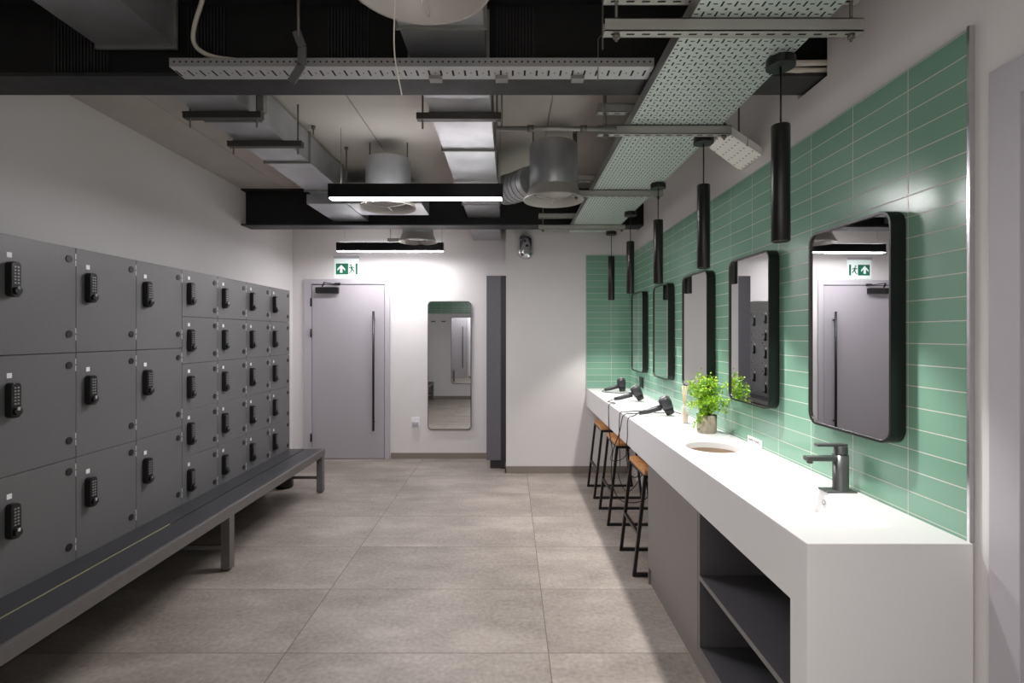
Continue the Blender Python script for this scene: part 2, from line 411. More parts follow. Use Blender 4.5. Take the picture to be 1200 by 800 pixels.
def diffuser(x, y, zr, label, top=2.80):
    t = thing('ceiling_diffuser', (x, y, zr), label, 'air diffuser', 'round ceiling air diffusers')
    c = (x, y, 0)
    m = MB(); m.lathe([(.158, zr + .05), (.165, zr + .06), (.165, top - .01), (.160, top), (.0005, top)], c, 40); build('drum', m, M['galv'], t)
    m = MB(); m.lathe([(.168, zr + .085), (.180, zr + .05), (.205, zr + .012), (.207, zr), (.200, zr + .002), (.182, zr + .03), (.16, zr + .05), (.155, zr + .085)], c, 48); build('dish', m, M['dish'], t)
    m = MB(); m.lathe([(.154, zr + .085), (.12, zr + .04), (.05, zr + .022), (.0005, zr + .012)], c, 40); build('inner_cone', m, M['dish'], t)
    m = MB()
    for k in range(3):
        a = math.radians(90 + 120 * k); m.bar((x, y, zr + .012), (x + .19 * math.cos(a), y + .19 * math.sin(a), zr + .016), .006)
    build('spoke', m, M['chrome'], t)
    for k in (-.14, .14):
        build('hanger_rod', MB().cyl((x + k, y, 0), .005, top, ZC - .001, 8), M['rod'], t)
    return t
diffuser(-.25, 1.41, 2.465, 'large round grey air diffuser cut off by the top edge')
diffuser(-.907, 3.86, 2.44, 'round metal air diffuser behind the nearer linear light')
diffuser(.297, 3.56, 2.42, 'round metal air diffuser beside the perforated cable tray')
diffuser(-1.0, 5.60, 2.50, 'small-looking far round diffuser beside the further linear light')

# trapeze struts under the ducts
def trapeze(x0, x1, y, z, label, tall=False):
    t = thing('duct_hanger', ((x0 + x1) / 2, y, z), label, 'hanger', 'strut hangers under the ducts')
    build('strut', MB().box(x0, x1, y - .02, y + .02, z - .035, z - .001).box(x0, x1, y - .024, y - .02, z - .012, z - .004), M['strut_dark'], t)
    for x in (x0 + .03, x1 - .03): build('threaded_rod', MB().cyl((x, y, 0), .005, z - .08, ZC - .001, 8), M['rod'], t)
    if tall: build('upright', MB().box(x1 - .02, x1 + .015, y - .02, y + .02, z, ZC - .001), M['galv_mat'], t)
trapeze(-1.76, -1.34, 2.80, 2.70, 'dark strut hanger with upright under left duct nearest the beam', True)
trapeze(-1.75, -1.29, 3.22, 2.70, 'dark strut hanger further back under the left duct')
trapeze(-.49, -.04, 2.72, 2.66, 'dark strut hanger under the middle duct')
trapeze(-1.40, -.93, 5.92, 2.60, 'dark strut hanger beyond the further black beam')
# extra hanging rods
for (x, y, l, s) in ((-1.35, 3.55, .06, 'short stub'), (-1.25, 3.95, .42, 'thin long rod'), (.46, 3.70, .33, 'thin rod over the diffuser')):
    t = tag(build('ceiling_rod', MB().cyl((x, y, 0), .005, ZC - l, ZC - .001, 8).cyl((x, y, 0), .014, ZC - .02, ZC - .001, 12), M['rod']),
            {'short stub': 'short threaded stub under the ceiling right of the left duct', 'thin long rod': 'thin threaded rod hanging beside the left duct behind the stub',
             'thin rod over the diffuser': 'thin threaded rod hanging between round diffuser and cable tray'}[s], 'rod')

# linear luminaires
def linear(x0, x1, y, z, label, led='led'):
    t = thing('linear_light', ((x0 + x1) / 2, y, z), label, 'ceiling light', 'black linear pendant lights')
    h = build('housing', MB().box(x0, x1, y - .035, y + .035, z + .004, z + .10), M['black_satin'], t, bevel=.001)
    build('light_strip', MB().box(x0 + .012, x1 - .012, y - .030, y + .030, z, z + .006), M[led], t)
    build('added_uplight_strip', MB().box(x0 + .03, x1 - .03, y - .02, y + .02, z + .1, z + .103), M['led_added_up'], t)  # unseen glowing strip added on top to brighten the ceiling
    for x in (x0 + .08, x1 - .02):
        build('suspension_wire', MB().cyl((x, y, 0), .0015, z + .10, ZC - .001, 6), M['rod'], t)
    return t
linear(-1.25, -.05, 3.58, 2.435, 'black linear pendant light with glowing underside nearer the middle')
linear(-1.95, -.75, 5.83, 2.435, 'further black linear pendant light above the exit sign', 'led_dim')

# ------------------------------------------------------------------ cable trays
TX0, TX1, TZ = .573, 1.012, 2.505
t = thing('cable_tray', ((TX0 + TX1) / 2, 2.8, TZ), 'wide perforated metal cable tray running away above the counter', 'cable tray')
build('tray_bottom', MB().box(TX0, TX1, .45, 5.10, TZ, TZ + .003), M['tray'], t)
for a in (TX0, TX1 - .003):
    build('side_rail', MB().box(a, a + .003, .45, 5.10, TZ + .003, TZ + .05).box(a if a == TX0 else a - .012, a + .015 if a == TX0 else a + .003, .45, 5.10, TZ + .05, TZ + .053), M['galv_mat'], t)
m = MB()
for k in range(6):
    x = TX0 + .06 + k * .05
    m.tube([(x + .01 * math.sin(y * 2 + k), y, TZ + .014) for y in [.5 + .3 * i for i in range(16)]], .009, 6)
tag(build('cable_bundle', m, M['black']), 'dark cables lying in the wide cable tray', 'cables', kind='stuff')
for i, (y, x0, x1, lb) in enumerate(((1.66, .30, 1.12, 'slotted metal struts clamping the cable tray nearest the top edge'),
                        (2.50, .42, 1.06, 'slotted metal strut pair across the tray by the white slotted panel'),
                        (3.61, .42, 1.06, 'slotted strut pair across the tray beside the round diffuser'),
                        (4.75, .26, 1.05, 'furthest slotted strut pair under the cable tray'))):
    t = thing('tray_hanger', ((x0 + x1) / 2, y, TZ - .04), lb, 'hanger', 'strut trapezes carrying the cable tray')
    for z in (TZ - .043, TZ + .062):
        xe = x1 if z < TZ else x0 + .0 + (x1 - x0)
        m = MB().box(x0, x1, y - .02, y - .017, z, z + .041).box(x0, x1, y - .02, y + .02, z, z + .003).box(x0, x1, y + .017, y + .02, z, z + .041)
        m.box(x0, x1, y - .02, y - .012, z + .038, z + .041).box(x0, x1, y + .012, y + .02, z + .038, z + .041)
        build('strut', m, M['strut'], t)
    for x in (x0 + .04, x1 - .028):
        build('threaded_rod', MB().cyl((x, y, 0), .005, TZ - .065, ZC - .001, 8).cyl((x, y, 0), .012, TZ - .056, TZ - .044, 6), M['rod'], t)
# narrow tray across, in front of the near beam
t = thing('narrow_cable_tray', (-.35, 2.035, 2.552), 'narrow slotted cable tray running along the near black beam', 'cable tray')
build('tray_bottom', MB().box(-1.34, .565, 2.035, 2.135, 2.552, 2.555), M['tray_cross'], t)
for a in (2.035, 2.1325): build('side_rail', MB().box(-1.34, .565, a, a + .0025, 2.555, 2.587), M['tray_side'], t)
for x in (-.33, -.06, .25):
    build('fixing_clip', MB().box(x, x + .05, 2.10, 2.138, 2.538, 2.552), M['galv_mat'], t)
for x in (.345,):
    build('hook_rod', MB().tube([(x, 2.04, 2.50), (x, 2.035, 2.66), (x + .012, 2.035, 2.675), (x + .02, 2.035, 2.665)], .0022, 6).cyl((x + .018, 2.035, 0), .004, 2.62, ZC - .001, 6), M['rod'], t)
# white slotted tray dropping from big tray to wall
t = thing('slotted_drop_tray', (1.17, 2.7, 2.42), 'white slotted metal tray angled from the cable tray down to the wall', 'cable tray')
A_, B_, C_, D_ = (1.042, 2.53, 2.50), (1.290, 2.655, 2.42), (1.290, 2.905, 2.42), (1.068, 2.775, 2.50)
build('tray_bottom', MB().prism([A_, B_, C_, D_], (0, 0, .003)), M['white_tray'], t)
for a, b in ((A_, B_), (D_, C_)):
    a, b = Vector(a), Vector(b); e = Vector((0, 0, .04)); build('side_rail', MB().prism([a, b, b + e, a + e], (0, .003, 0)), M['white_tray'], t)
build('stay_rod', MB().cyl((1.20, 2.72, 0), .005, 2.45, ZC - .001, 8), M['rod'], t)
# conduit
t = thing('conduit', (.2, 2.56, 2.53), 'thin grey conduit pipe between middle duct and cable tray', 'conduit')
build('pipe', MB().cyl((0, 2.44, 2.47), .011, -.06, .50, 12, 0), M['galv_mat'], t)
for x in (.08, .33): build('coupling', MB().cyl((0, 2.44, 2.47), .016, x, x + .03, 12, 0), M['rod'], t)
for x in (-.04, .44): build('hanger_rod', MB().cyl((x, 2.44, 0), .004, 2.47, ZC - .001, 8), M['rod'], t)
# loose wires, tape
def smooth_path(pts, n=6):
    P = [Vector(p) for p in pts]; P = [P[0]] + P + [P[-1]]; out = []
    for i in range(1, len(P) - 2):
        for k in range(n):
            u = k / n; a, b, c, d = P[i - 1], P[i], P[i + 1], P[i + 2]
            out.append(.5 * ((2 * b) + (c - a) * u + (2 * a - 5 * b + 4 * c - d) * u * u + (3 * b - a - 3 * c + d) * u ** 3))
    out.append(P[-2]); return out
tag(build('ceiling_cable', MB().tube(smooth_path([(-1.235, 2.09, ZC - .001), (-1.24, 2.09, 2.86), (-1.275, 2.09, 2.74), (-1.27, 2.088, 2.665), (-1.20, 2.086, 2.62), (-1.08, 2.084, 2.60), (-.95, 2.08, 2.57), (-.8, 2.08, 2.562)]), .009, 8), M['white_cable']),
    'cream cable curving down into the narrow tray at upper left', 'cable')
tag(build('hanging_string', MB().tube(smooth_path([(-.29, 1.30, 2.50), (-.287, 1.3, 2.4), (-.291, 1.3, 2.30), (-.29, 1.3, 2.20), (-.272, 1.3, 2.10)]), .0018, 6), M['white_cable']),
    'long thin white string hanging below the nearest round diffuser', 'string')
tag(build('hanging_string', MB().tube(smooth_path([(-.215, 1.36, 2.50), (-.212, 1.36, 2.43), (-.222, 1.36, 2.405), (-.232, 1.36, 2.39), (-.232, 1.36, 2.37)]), .0016, 6), M['white_cable']),
    'short kinked white string beside the longer one under the diffuser', 'string')
t = thing('taped_rod', (-.78, 1.98, 2.5), 'hanging rod ending in a bent strip of grey tape', 'rod')
build('rod', MB().cyl((-.81, 1.98, 0), .006, 2.64, ZC - .001, 8), M['rod'], t)
m = MB(); pr = [(-.818, 2.66), (-.795, 2.60), (-.797, 2.53), (-.838, 2.465)]
for (a, b), (c, d) in zip(pr, pr[1:]): m.bar((a, 1.98, b), (c, 1.98, d), .006, .032, (1, 0, 0))
build('tape_strip', m, M['tape'], t)
tag(build('cable_stub', MB().tube(smooth_path([(1.02, 2.1, 2.62), (1.15, 2.12, 2.612), (1.27, 2.135, 2.62), (1.36, 2.15, 2.63)]), .012, 8).tube(smooth_path([(.98, 2.12, 2.60), (1.15, 2.14, 2.594), (1.28, 2.155, 2.598), (1.36, 2.17, 2.61)]), .012, 8), M['white_cable']),
    'cream cables entering the wall hole beside the near black beam', 'cable')

# ------------------------------------------------------------------ pendants over counter
def pendant(y, label):
    t = thing('pendant_light', (.985, y, 2.504), label, 'pendant light', 'black cylinder pendants above the counter')
    c = (.985, y, 0)
    build('canopy', MB().cyl(c, .05, 2.472, 2.504, 32), M['black_satin'], t, bevel=.002)
    build('cord', MB().cyl(c, .0035, 2.263, 2.472, 8), M['black'], t)
    m = MB(); m.lathe([(.0005, 2.263), (.030, 2.263), (.032, 2.260), (.032, 1.840), (.029, 1.838), (.028, 1.853), (.0005, 1.856)], c, 32)
    build('shade', m, M['black_satin'], t)
    build('lamp_lens', MB().cyl(c, .027, 1.850, 1.852, 24), M['led_end'], t)
    L = bpy.data.lights.new('pendant_lamp', 'SPOT'); L.energy = SPOT_W; L.spot_size = math.radians(100); L.spot_blend = .5; L.shadow_soft_size = .025; L.color = (1, .96, .91)
    lo = bpy.data.objects.new('lamp', L); C.objects.link(lo); lo.parent = t; lo.location = Vector((.985, y, 1.844)) - BASE[t.name]
for y, lb in ((1.887, 'nearest black cylinder pendant, hanging in front of the green tiles'), (2.64, 'second black cylinder pendant from the lens above the counter'),
              (3.45, 'third and middle black cylinder pendant of the row'), (4.25, 'fourth black cylinder pendant, near the small far mirrors'),
              (5.05, 'furthest and smallest-looking black cylinder pendant before the end tiles')): pendant(y, lb)

# ------------------------------------------------------------------ vanity counter
def applied(o):
    dg = bpy.context.evaluated_depsgraph_get(); me = bpy.data.meshes.new_from_object(o.evaluated_get(dg)); o.modifiers.clear(); o.data = me
XF, Y0, CZ, CB = .824, 1.437, .92, .724
vt = thing('vanity_counter', (1.05, Y0 + 2, 0), 'long white solid-surface vanity counter with waterfall end', 'counter')
slab = build('worktop', MB().prism([(XF, Y0, 0), (XF, Y0 + .09, 0), (XF, Y0 + .09, CB), (XF, YE - .012, CB), (XF, YE - .012, CZ), (XF, Y0, CZ)], (1.286 - XF, 0, 0)), M['counter'], vt)
BX0, BX1, BY0, BY1 = .90, 1.165, 1.56, 2.19
ct = MB()
n = 6
def loop(x0, x1, y0, y1, r):
    return [( (x0 + x1) / 2 + u, (y0 + y1) / 2 + v) for u, v in rrect(x1 - x0, y1 - y0, r, n)]
top = loop(BX0, BX1, BY0, BY1, .035); bot = loop(BX0 + .02, BX1 - .02, BY0 + .10, BY1 - .02, .02)
A = [ct.bm.verts.new((x, y, CZ + .002)) for x, y in top]; B = [ct.bm.verts.new((x, y, CZ - .07 if y < BY1 - .3 else CZ - .085)) for x, y in bot]
ct.bm.faces.new(A); ct.bm.faces.new(B[::-1])
for k in range(len(A)):
    ct.bm.faces.new((A[k], A[(k + 1) % len(A)], B[(k + 1) % len(A)], B[k]))
cut1 = build('cut', ct, M['counter']); cut1.location = -BASE[vt.name] * 0
cut2 = build('cut', MB().cyl((1.047, 2.677, 0), .135, CB - .05, CZ + .05, 64), M['counter'])
bpy.context.view_layer.update()
for c_ in (cut1, cut2):
    md = slab.modifiers.new('cut', 'BOOLEAN'); md.operation = 'DIFFERENCE'; md.object = c_; md.solver = 'EXACT'
bpy.context.view_layer.update(); applied(slab)
for c_ in (cut1, cut2): bpy.data.objects.remove(c_)
md = slab.modifiers.new('bevel', 'BEVEL'); md.width = .003; md.segments = 2; md.limit_method = 'ANGLE'
m = MB(); m.lathe([(.010, 0), (.010, .004), (.006, .004), (.006, 0)], (0, 0, 0), 20, True, 0)
for v_ in m.bm.verts: v_.co += Vector((1.147, 1.90, .886))
build('overflow_ring', m, M['chrome'], vt)
m = MB(); m.lathe([(.135, CZ - .032), (.131, CZ - .032), (.131, CB - .20), (.0005, CB - .20)], (1.047, 2.677, 0), 48)
build('waste_liner', m, M['hole'], vt)

# faucet
t = thing('basin_tap', (1.227, 1.924, CZ), 'gunmetal single-lever basin tap on the white counter', 'tap')
fy = 1.924
build('base_plate', MB().box(1.16, 1.27, fy - .03, fy + .03, CZ, CZ + .006), M['faucet'], t, bevel=.001)
m = MB(); m.lathe([(.030, CZ + .006), (.027, CZ + .014), (.0265, CZ + .135), (.0005, CZ + .135)], (1.227, fy, 0), 28); build('body', m, M['faucet'], t)
build('spout', MB().box(1.095, 1.225, fy - .016, fy + .016, CZ + .112, CZ + .130).cyl((1.112, fy, 0), .011, CZ + .102, CZ + .112, 16), M['faucet'], t, bevel=.004)
m = MB().cyl((1.227, fy, 0), .0235, CZ + .137, CZ + .168, 24); m.box(1.135, 1.246, fy - .014, fy + .014, CZ + .166, CZ + .176)
build('lever', m, M['faucet'], t, bevel=.002)

# base cabinet and open shelves
t = thing('base_cabinet', (1.05, 2.3, 0), 'charcoal base cabinet with door and open shelves under the counter', 'cabinet')
cx0, cy0, cy1, cy2 = .832, Y0 + .092, 2.29, 3.13
build('plinth', MB().box(cx0 + .012, 1.26, cy0, cy2 - .002, 0, .105), M['cabinet'], t)
build('side_panel', MB().box(cx0, 1.28, cy2 - .018, cy2, 0.0, CB - .004), M['cabinet'], t, bevel=.001)
build('side_panel', MB().box(cx0, 1.28, cy1 - .018, cy1, .105, CB - .004), M['cabinet_in'], t, bevel=.001)
build('side_panel', MB().box(cx0, 1.28, cy0, cy0 + .010, .105, CB - .004), M['cabinet_in'], t)
build('back_panel', MB().box(1.262, 1.28, cy0 + .01, cy2 - .018, .105, CB - .004), M['cabinet_in'], t)
build('shelf', MB().box(cx0, 1.262, cy0 + .010, cy1 - .018, .105, .13), M['cabinet_in'], t, bevel=.001)
build('shelf', MB().box(cx0, 1.262, cy0 + .010, cy1 - .018, .425, .443), M['cabinet_in'], t, bevel=.001)
build('shelf_edging', MB().box(cx0 - .002, cx0, cy0 + .010, cy1 - .018, .424, .444).box(cx0 - .002, cx0, cy0, cy1, .105, .131).box(cx0 - .002, cx0, cy1 - .018, cy1, .131, CB - .004), M['cabinet_edge'], t)
build('door', MB().box(cx0 - .004, cx0 + .014, cy1 + .002, cy2 - .02, .108, CB - .006), M['cabinet'], t, bevel=.001)

# ------------------------------------------------------------------ stools
def stool():
    t = thing('bar_stool', (0, 0, 0), '', 'stool', 'wooden-seated bar stools under the counter')
    build('seat', MB().box(-.155, .155, -.20, .20, .628, .658), M['wood'], t, False, bevel=.004)
    for s, yb in ((-1, -.20), (1, .20)):
        y = s * .19
        m = MB().bar((-.145, y, .628), (-.215, y, .01), .02).bar((.145, y, .628), (.215, y, .01), .02)
        m.box(-.226, .226, y - .01, y + .01, 0, .02).box(-.15, .15, y - .01, y + .01, .608, .628)
        build('leg_frame', m, M['black_satin'], t, False)
    for s in (-1, 1):
        build('foot_rail', MB().bar((s * .187, -.19, .26), (s * .187, .19, .26), .018), M['black_satin'], t, False)
    for s in (-.14, .14): build('top_rail', MB().box(s - .01, s + .01, -.18, .18, .608, .628), M['black_satin'], t, False)
    return t
s0 = stool()
for i, (x, y, lb) in enumerate(((.985, 3.41, 'wooden-seated black bar stool beside the charcoal cabinet'), (.985, 4.26, 'middle wooden-seated black bar stool under the counter'), (.985, 4.93, 'furthest wooden-seated black bar stool near the end wall'))):
    o = s0 if i == 0 else copy_tree(s0); o.location = (x, y, 0); o['label'] = lb

# ------------------------------------------------------------------ mirrors on the tiles
def mirror(yn, yaw, label):
    W_, H_, r, dp = .45, .77, .05, .05
    t = thing('wall_mirror', (1.283, yn, 1.525), label, 'mirror', 'black framed mirrors on the green tiles')
    # local: x toward the room is negative; y = away from the lens
    out = [(u + W_/2, v) for u, v in rrect(W_, H_, r, 10)]; inn = [(u + W_/2, v) for u, v in rrect(W_ - .016, H_ - .016, r - .008, 10)]
    m = MB(); n_ = len(out)
    V = [[m.bm.verts.new((x_, u, v)) for u, v in L_] for x_, L_ in ((0, out), (-dp, out), (-dp, inn), (-dp + .008, inn))]
    for A_, B_ in zip(V, V[1:]):
        for k in range(n_):
            f_ = m.bm.faces.new((A_[k], A_[(k + 1) % n_], B_[(k + 1) % n_], B_[k]))
    build('frame', m, M['black_satin'], t, False)
    m = MB(); m.bm.faces.new([m.bm.verts.new((-dp + .008, u, v)) for u, v in inn]); 
    m.bm.faces.new([m.bm.verts.new((-dp + .002, u, v)) for u, v in inn])
    g = MB(); g.prism([(-dp + .007, u, v) for u, v in inn], (.003, 0, 0)); m.bm.free()
    build('glass', g, M['mirror'], t, False)
    t.rotation_euler = (0, 0, math.radians(yaw))
    bk = MB().box(0, .012, .12, .33, -.1, .1); 
    return t
for yn, yaw, lb in ((1.68, 1.0, 'nearest black-framed rounded mirror, above the tap'), (2.47, .4, 'second black-framed mirror, behind the potted plant'),
                    (3.25, 1.0, 'middle black-framed mirror of the row'), (4.05, -.7, 'fourth black-framed mirror of the row'),
                    (4.83, 0, 'furthest black-framed mirror nearest the end wall')): mirror(yn, yaw, lb)

# full height mirrors
def tall_mirror(x0, x1, z0, z1, y, s, label):
    t = thing('tall_mirror', ((x0 + x1) / 2, y, z0), label, 'mirror')
    cx_, cz_ = (x0 + x1) / 2, (z0 + z1) / 2
    P1 = [(cx_ + u, y, cz_ + v) for u, v in rrect(x1 - x0, z1 - z0, .05, 10)]
    P2 = [(cx_ + u, y + s * .0255, cz_ + v) for u, v in rrect(x1 - x0 - .018, z1 - z0 - .018, .042, 10)]
    build('frame', MB().prism(P1, (0, s * .025, 0)), M['faucet'], t)
    build('glass', MB().prism(P2, (0, s * .002, 0)), M['mirror'], t)
tall_mirror(X(501.5), X(552.5), .353, 1.905, YB - .0, -1, 'tall rounded mirror on the far white wall right of the door')
tall_mirror(-1.38, -.87, .353, 1.905, YN, 1, 'tall rounded mirror on the wall behind the lens, seen reflected')

# ------------------------------------------------------------------ lockers
LX, LZ0, LZ1 = -2.12, .39, 1.924
CW = .408
def locker(rows, lockoff):
    t = thing('locker_cabinet', (0, 0, 0), '', 'locker', 'charcoal locker cabinets along the left wall')
    build('carcass', MB().box(-.51, -.019, .001, CW - .001, LZ0, LZ1), M['locker_body'], t, False)
    build('plinth', MB().box(-.51, -.21, .001, CW - .001, 0, LZ0), M['locker_body'], t, False)
    h = (LZ1 - LZ0) / rows; proto = None
    # one door authored around its own top edge at z = 0
    for r in range(rows):
        zt = LZ1 - r * h
        if proto is None:
            d = build('door', MB().box(-.018, 0, .0015, CW - .0015, -h + .0015, -.0015), M['locker'], t, False, bevel=.0012, seg=1)
            ly = .072; zt0 = -lockoff + .075
            body = []
            P = [(0, ly + u, zt0 - .075 + v) for u, v in rrect(.046, .15, .018, 6)]
            lk = build('keypad_lock', MB().prism(P, (.03, 0, 0)), M['black'], d, False, bevel=.003)
            k = MB()
            for a in range(2):
                for b in range(6): k.box(.030, .0325, ly - .012 + a * .014, ly - .003 + a * .014, zt0 - .026 - b * .0135, zt0 - .019 - b * .0135)
            # key buttons and turn knob are pieces of the lock; fused here because the tree stops at three levels
            build('key_buttons', k, M['button'], d, False)
            kn = MB(); kn.cyl((0, ly, zt0 - .122), .016, .030, .042, 16, 0)
            build('turn_knob', kn, M['black'], d, False)
            build('keyhole_cover', MB().box(.042, .0435, ly - .008, ly + .004, zt0 - .118, zt0 - .103), M['chrome'], d, False)
            build('number_plate', MB().box(0, .0015, ly - .013, ly + .009, zt0 + .018, zt0 + .040), M['plate'], d, False)
            offs = (.06, h - .09) if rows == 3 else (.055, h - .055)
            for o_ in offs:
                build('hinge_cap', MB().cyl((0, CW - .042, -o_), .0175, 0, .004, 20, 0), M['grey_cap'], d, False)
                hb = MB().box(.0, .002, CW - .006, CW - .0015, -o_ - .030, -o_ - .003).box(.0, .002, CW - .006, CW - .0015, -o_ + .003, -o_ + .030)
                build('hinge_leaf', hb, M['hinge'], d, False)
            d.location.z = zt; proto = d
        else:
            d = copy_tree(proto, t); d.location.z = zt
    return t
big = locker(3, .19); small = locker(5, .155)
big_l = {0: 'big three-door charcoal locker cabinet, cut by the left edge', 1: 'second big three-door locker cabinet from the left edge', 2: 'third big three-door locker cabinet, next to the smaller doors'}
for i in range(4):
    o = big if i == 0 else copy_tree(big)
    o.location = (LX, 3.345 - CW * (i + 1), 0)
    o['label'] = {0: big_l[2], 1: big_l[1], 2: big_l[0], 3: 'big three-door locker cabinet beside the bench, left of the picture edge'}[i]
for i in range(4):
    o = small if i == 0 else copy_tree(small)
    o.location = (LX, 3.345 + CW * i, 0)
    o['label'] = ['five-door locker cabinet adjoining the big three-door ones', 'second five-door locker cabinet along the row of small doors', 'five-door locker cabinet, last but one before the end', 'last five-door locker cabinet at the far end of the row'][i]

# ------------------------------------------------------------------ bench
t = thing('bench', (-1.95, 2.7, 0), 'long dark grey bench running in front of the lockers', 'bench')
by0, by1, bx0, bx1, bz = .46, 4.975, -2.117, -1.777, .405
build('top_board', MB().box(bx0, -1.976, by0, by1 - .002, bz - .03, bz), M['bench'], t, bevel=.001)
build('top_board', MB().box(-1.965, bx1 - .022, by0, by1 - .002, bz - .03, bz), M['bench'], t, bevel=.001)
build('lit_gap_strip', MB().box(-1.976, -1.965, by0, 3.0, bz - .03, bz - .001), M['olive'], t)  # olive colour stands in for the lit gap between the two boards
m = MB().box(bx1 - .022, bx1, by0, by1, bz - .062, bz + .001).box(bx0, bx1 - .022, by1 - .04, by1 - .003, bz - .062, bz - .03).box(bx0, bx0 + .04, by0, by1, bz - .062, bz - .03)
build('frame_rail', m, M['bench_frame'], t, bevel=.002)
for y in (.50, 1.65, 3.31, 4.93):
    for x, nm in ((bx1 - .029, 'leg'),):
        build(nm, MB().box(x - .028, x + .028, y - .03, y + .03, .012, bz - .062 if x < -2 else bz - .055).cyl((x, y, 0), .02, 0, .013, 16), M['bench_frame'], t, bevel=.002)
    build('cross_bar', MB().box(-2.328, bx1 - .057, y - .012, y + .012, .13, .155), M['bench_frame'], t)

# round black bin under the far end of bench
t = thing('floor_bin', (-2.225, 5.10, 0), 'low round black bin on the floor under the far end of the bench', 'bin')
m = MB(); m.lathe([(.0005, .0), (.075, .0), (.085, .02), (.088, .25), (.080, .25), (.077, .02), (.0005, .015)], (-2.225, 5.10, 0), 32); build('bucket', m, M['black'], t)
m = MB(); m.lathe([(.088, .25), (.092, .253), (.090, .262), (.080, .262), (.080, .25)], (-2.225, 5.10, 0), 32); build('rim', m, M['black'], t)

# ------------------------------------------------------------------ tall cabinet beyond the end wall
t = thing('tall_cabinet', (-.16, 6.0, 0), 'tall slate grey cabinet standing against the projecting end wall', 'cabinet')
build('body', MB().box(-.267, -.107, 5.80, YB - .001, .095, 2.16), M['tall'], t, bevel=.002)
build('inner_strip', MB().box(-.106, -.048, 5.80, YB - .001, .0, 2.16), M['tall_dark'], t)  # narrow darker strip beside the cabinet body
build('plinth', MB().box(-.225, -.106, 5.82, YB - .001, 0, .095), M['tall_dark'], t)

# ------------------------------------------------------------------ exit sign
t = thing('exit_sign', (-1.98, YB, 2.18), 'lit green and white emergency exit sign above the grey door', 'exit sign')
sx0, sx1 = -2.13, -1.83; y = YB - .012
build('light_bar', MB().box(sx0, sx1, YB - .03, YB, 2.42, 2.45), M['door_frame'], t, bevel=.002)
build('panel', MB().box(sx0, sx1, y, y + .008, 2.185, 2.42), M['sign_white'], t)
gx0, gx1, gz0, gz1 = -2.108, -1.848, 2.228, 2.360
gm = MB().box(gx0, gx0 + .148, y - .002, y, gz0, gz1).box(gx1 - .024, gx1, y - .002, y, gz0, gz1)
build('green_field', gm, M['sign_green'], t)
ac, az = gx0 + .064, (gz0 + gz1) / 2
m = MB().prism([(ac, y - .003, az + .052), (ac + .046, y - .003, az + .002), (ac + .046, y - .003, az - .022), (ac + .015, y - .003, az + .010), (ac + .015, y - .003, az - .045),
                (ac - .015, y - .003, az - .045), (ac - .015, y - .003, az + .010), (ac - .046, y - .003, az - .022), (ac - .046, y - .003, az + .002)], (0, .001, 0))
build('arrow', m, M['sign_white'], t)
rx = gx0 + .190; P_ = lambda a, b: (rx + a, y - .003, az + b)
m = MB()
for a, b, w_ in ((P_(-.006, .030), P_(.006, -.008), .022), (P_(.006, -.008), P_(.028, -.022), .012), (P_(.028, -.022), P_(.030, -.040), .010), (P_(.002, -.008), P_(-.010, -.034), .012),
                 (P_(-.010, -.034), P_(-.030, -.050), .010), (P_(-.006, .026), P_(-.032, .012), .009), (P_(-.004, .024), P_(.022, .020), .009), (P_(.022, .020), P_(.034, .006), .008)):
    m.bar(a, b, .002, w_, (0, 0, 1) if abs(a[2] - b[2]) < abs(a[0] - b[0]) else (1, 0, 0))
m.cyl((rx - .010, y - .004, az + .047), .010, 0, .002, 16, 1)
build('running_figure', m, M['sign_green'], t)

# ------------------------------------------------------------------ chrome emergency lamp on end wall
t = thing('emergency_lamp', (.167, YE, 2.45), 'small chrome oval emergency lamp high on the projecting wall', 'lamp')
lz = 2.452
m = MB()
rings_ = []
for k, (f, d_) in enumerate(((1, 0), (1, .03), (.93, .05), (.72, .072), (.35, .082))):
    rings_.append([m.bm.verts.new((.167 + u * f, YE - d_, lz + v * (.5 + .5 * f))) for u, v in rrect(.165, .275, .07, 8)])
for A_, B_ in zip(rings_, rings_[1:]):
    for k in range(len(A_)):
        f_ = m.bm.faces.new((A_[k], A_[(k + 1) % len(A_)], B_[(k + 1) % len(A_)], B_[k])); f_.smooth = True
m.bm.faces.new(rings_[-1]); m.bm.faces.new(rings_[0])
build('housing', m, M['chrome'], t)
for a, b in ((.155, .05), (.178, 0)): build('spot_eye', MB().cyl((a, YE - .06, lz + b), .014, -.03, .0, 16, 1), M['black'], t)

# wall socket by the door
t = thing('wall_socket', (-1.15, YB, .42), 'white socket box on the far wall left of the tall mirror', 'socket')
build('plate', MB().box(X(482), X(492), YB - .01, YB, .375, .50), M['plate'], t, bevel=.002)
build('switch', MB().box(X(483.5), X(490.5), YB - .04, YB - .01, .40, .445), M['door_frame'], t, bevel=.004)
# black socket on tiles
t = thing('black_socket', (1.287, 5.1, 1.04), 'small black socket on the tiles below the furthest mirrors', 'socket')
build('plate', MB().box(1.277, 1.287, 5.0, 5.13, .985, 1.085), M['black'], t, bevel=.002)
build('socket_face', MB().cyl((1.277, 5.065, 1.035), .025, -.002, 0, 16, 0), M['black_satin'], t)
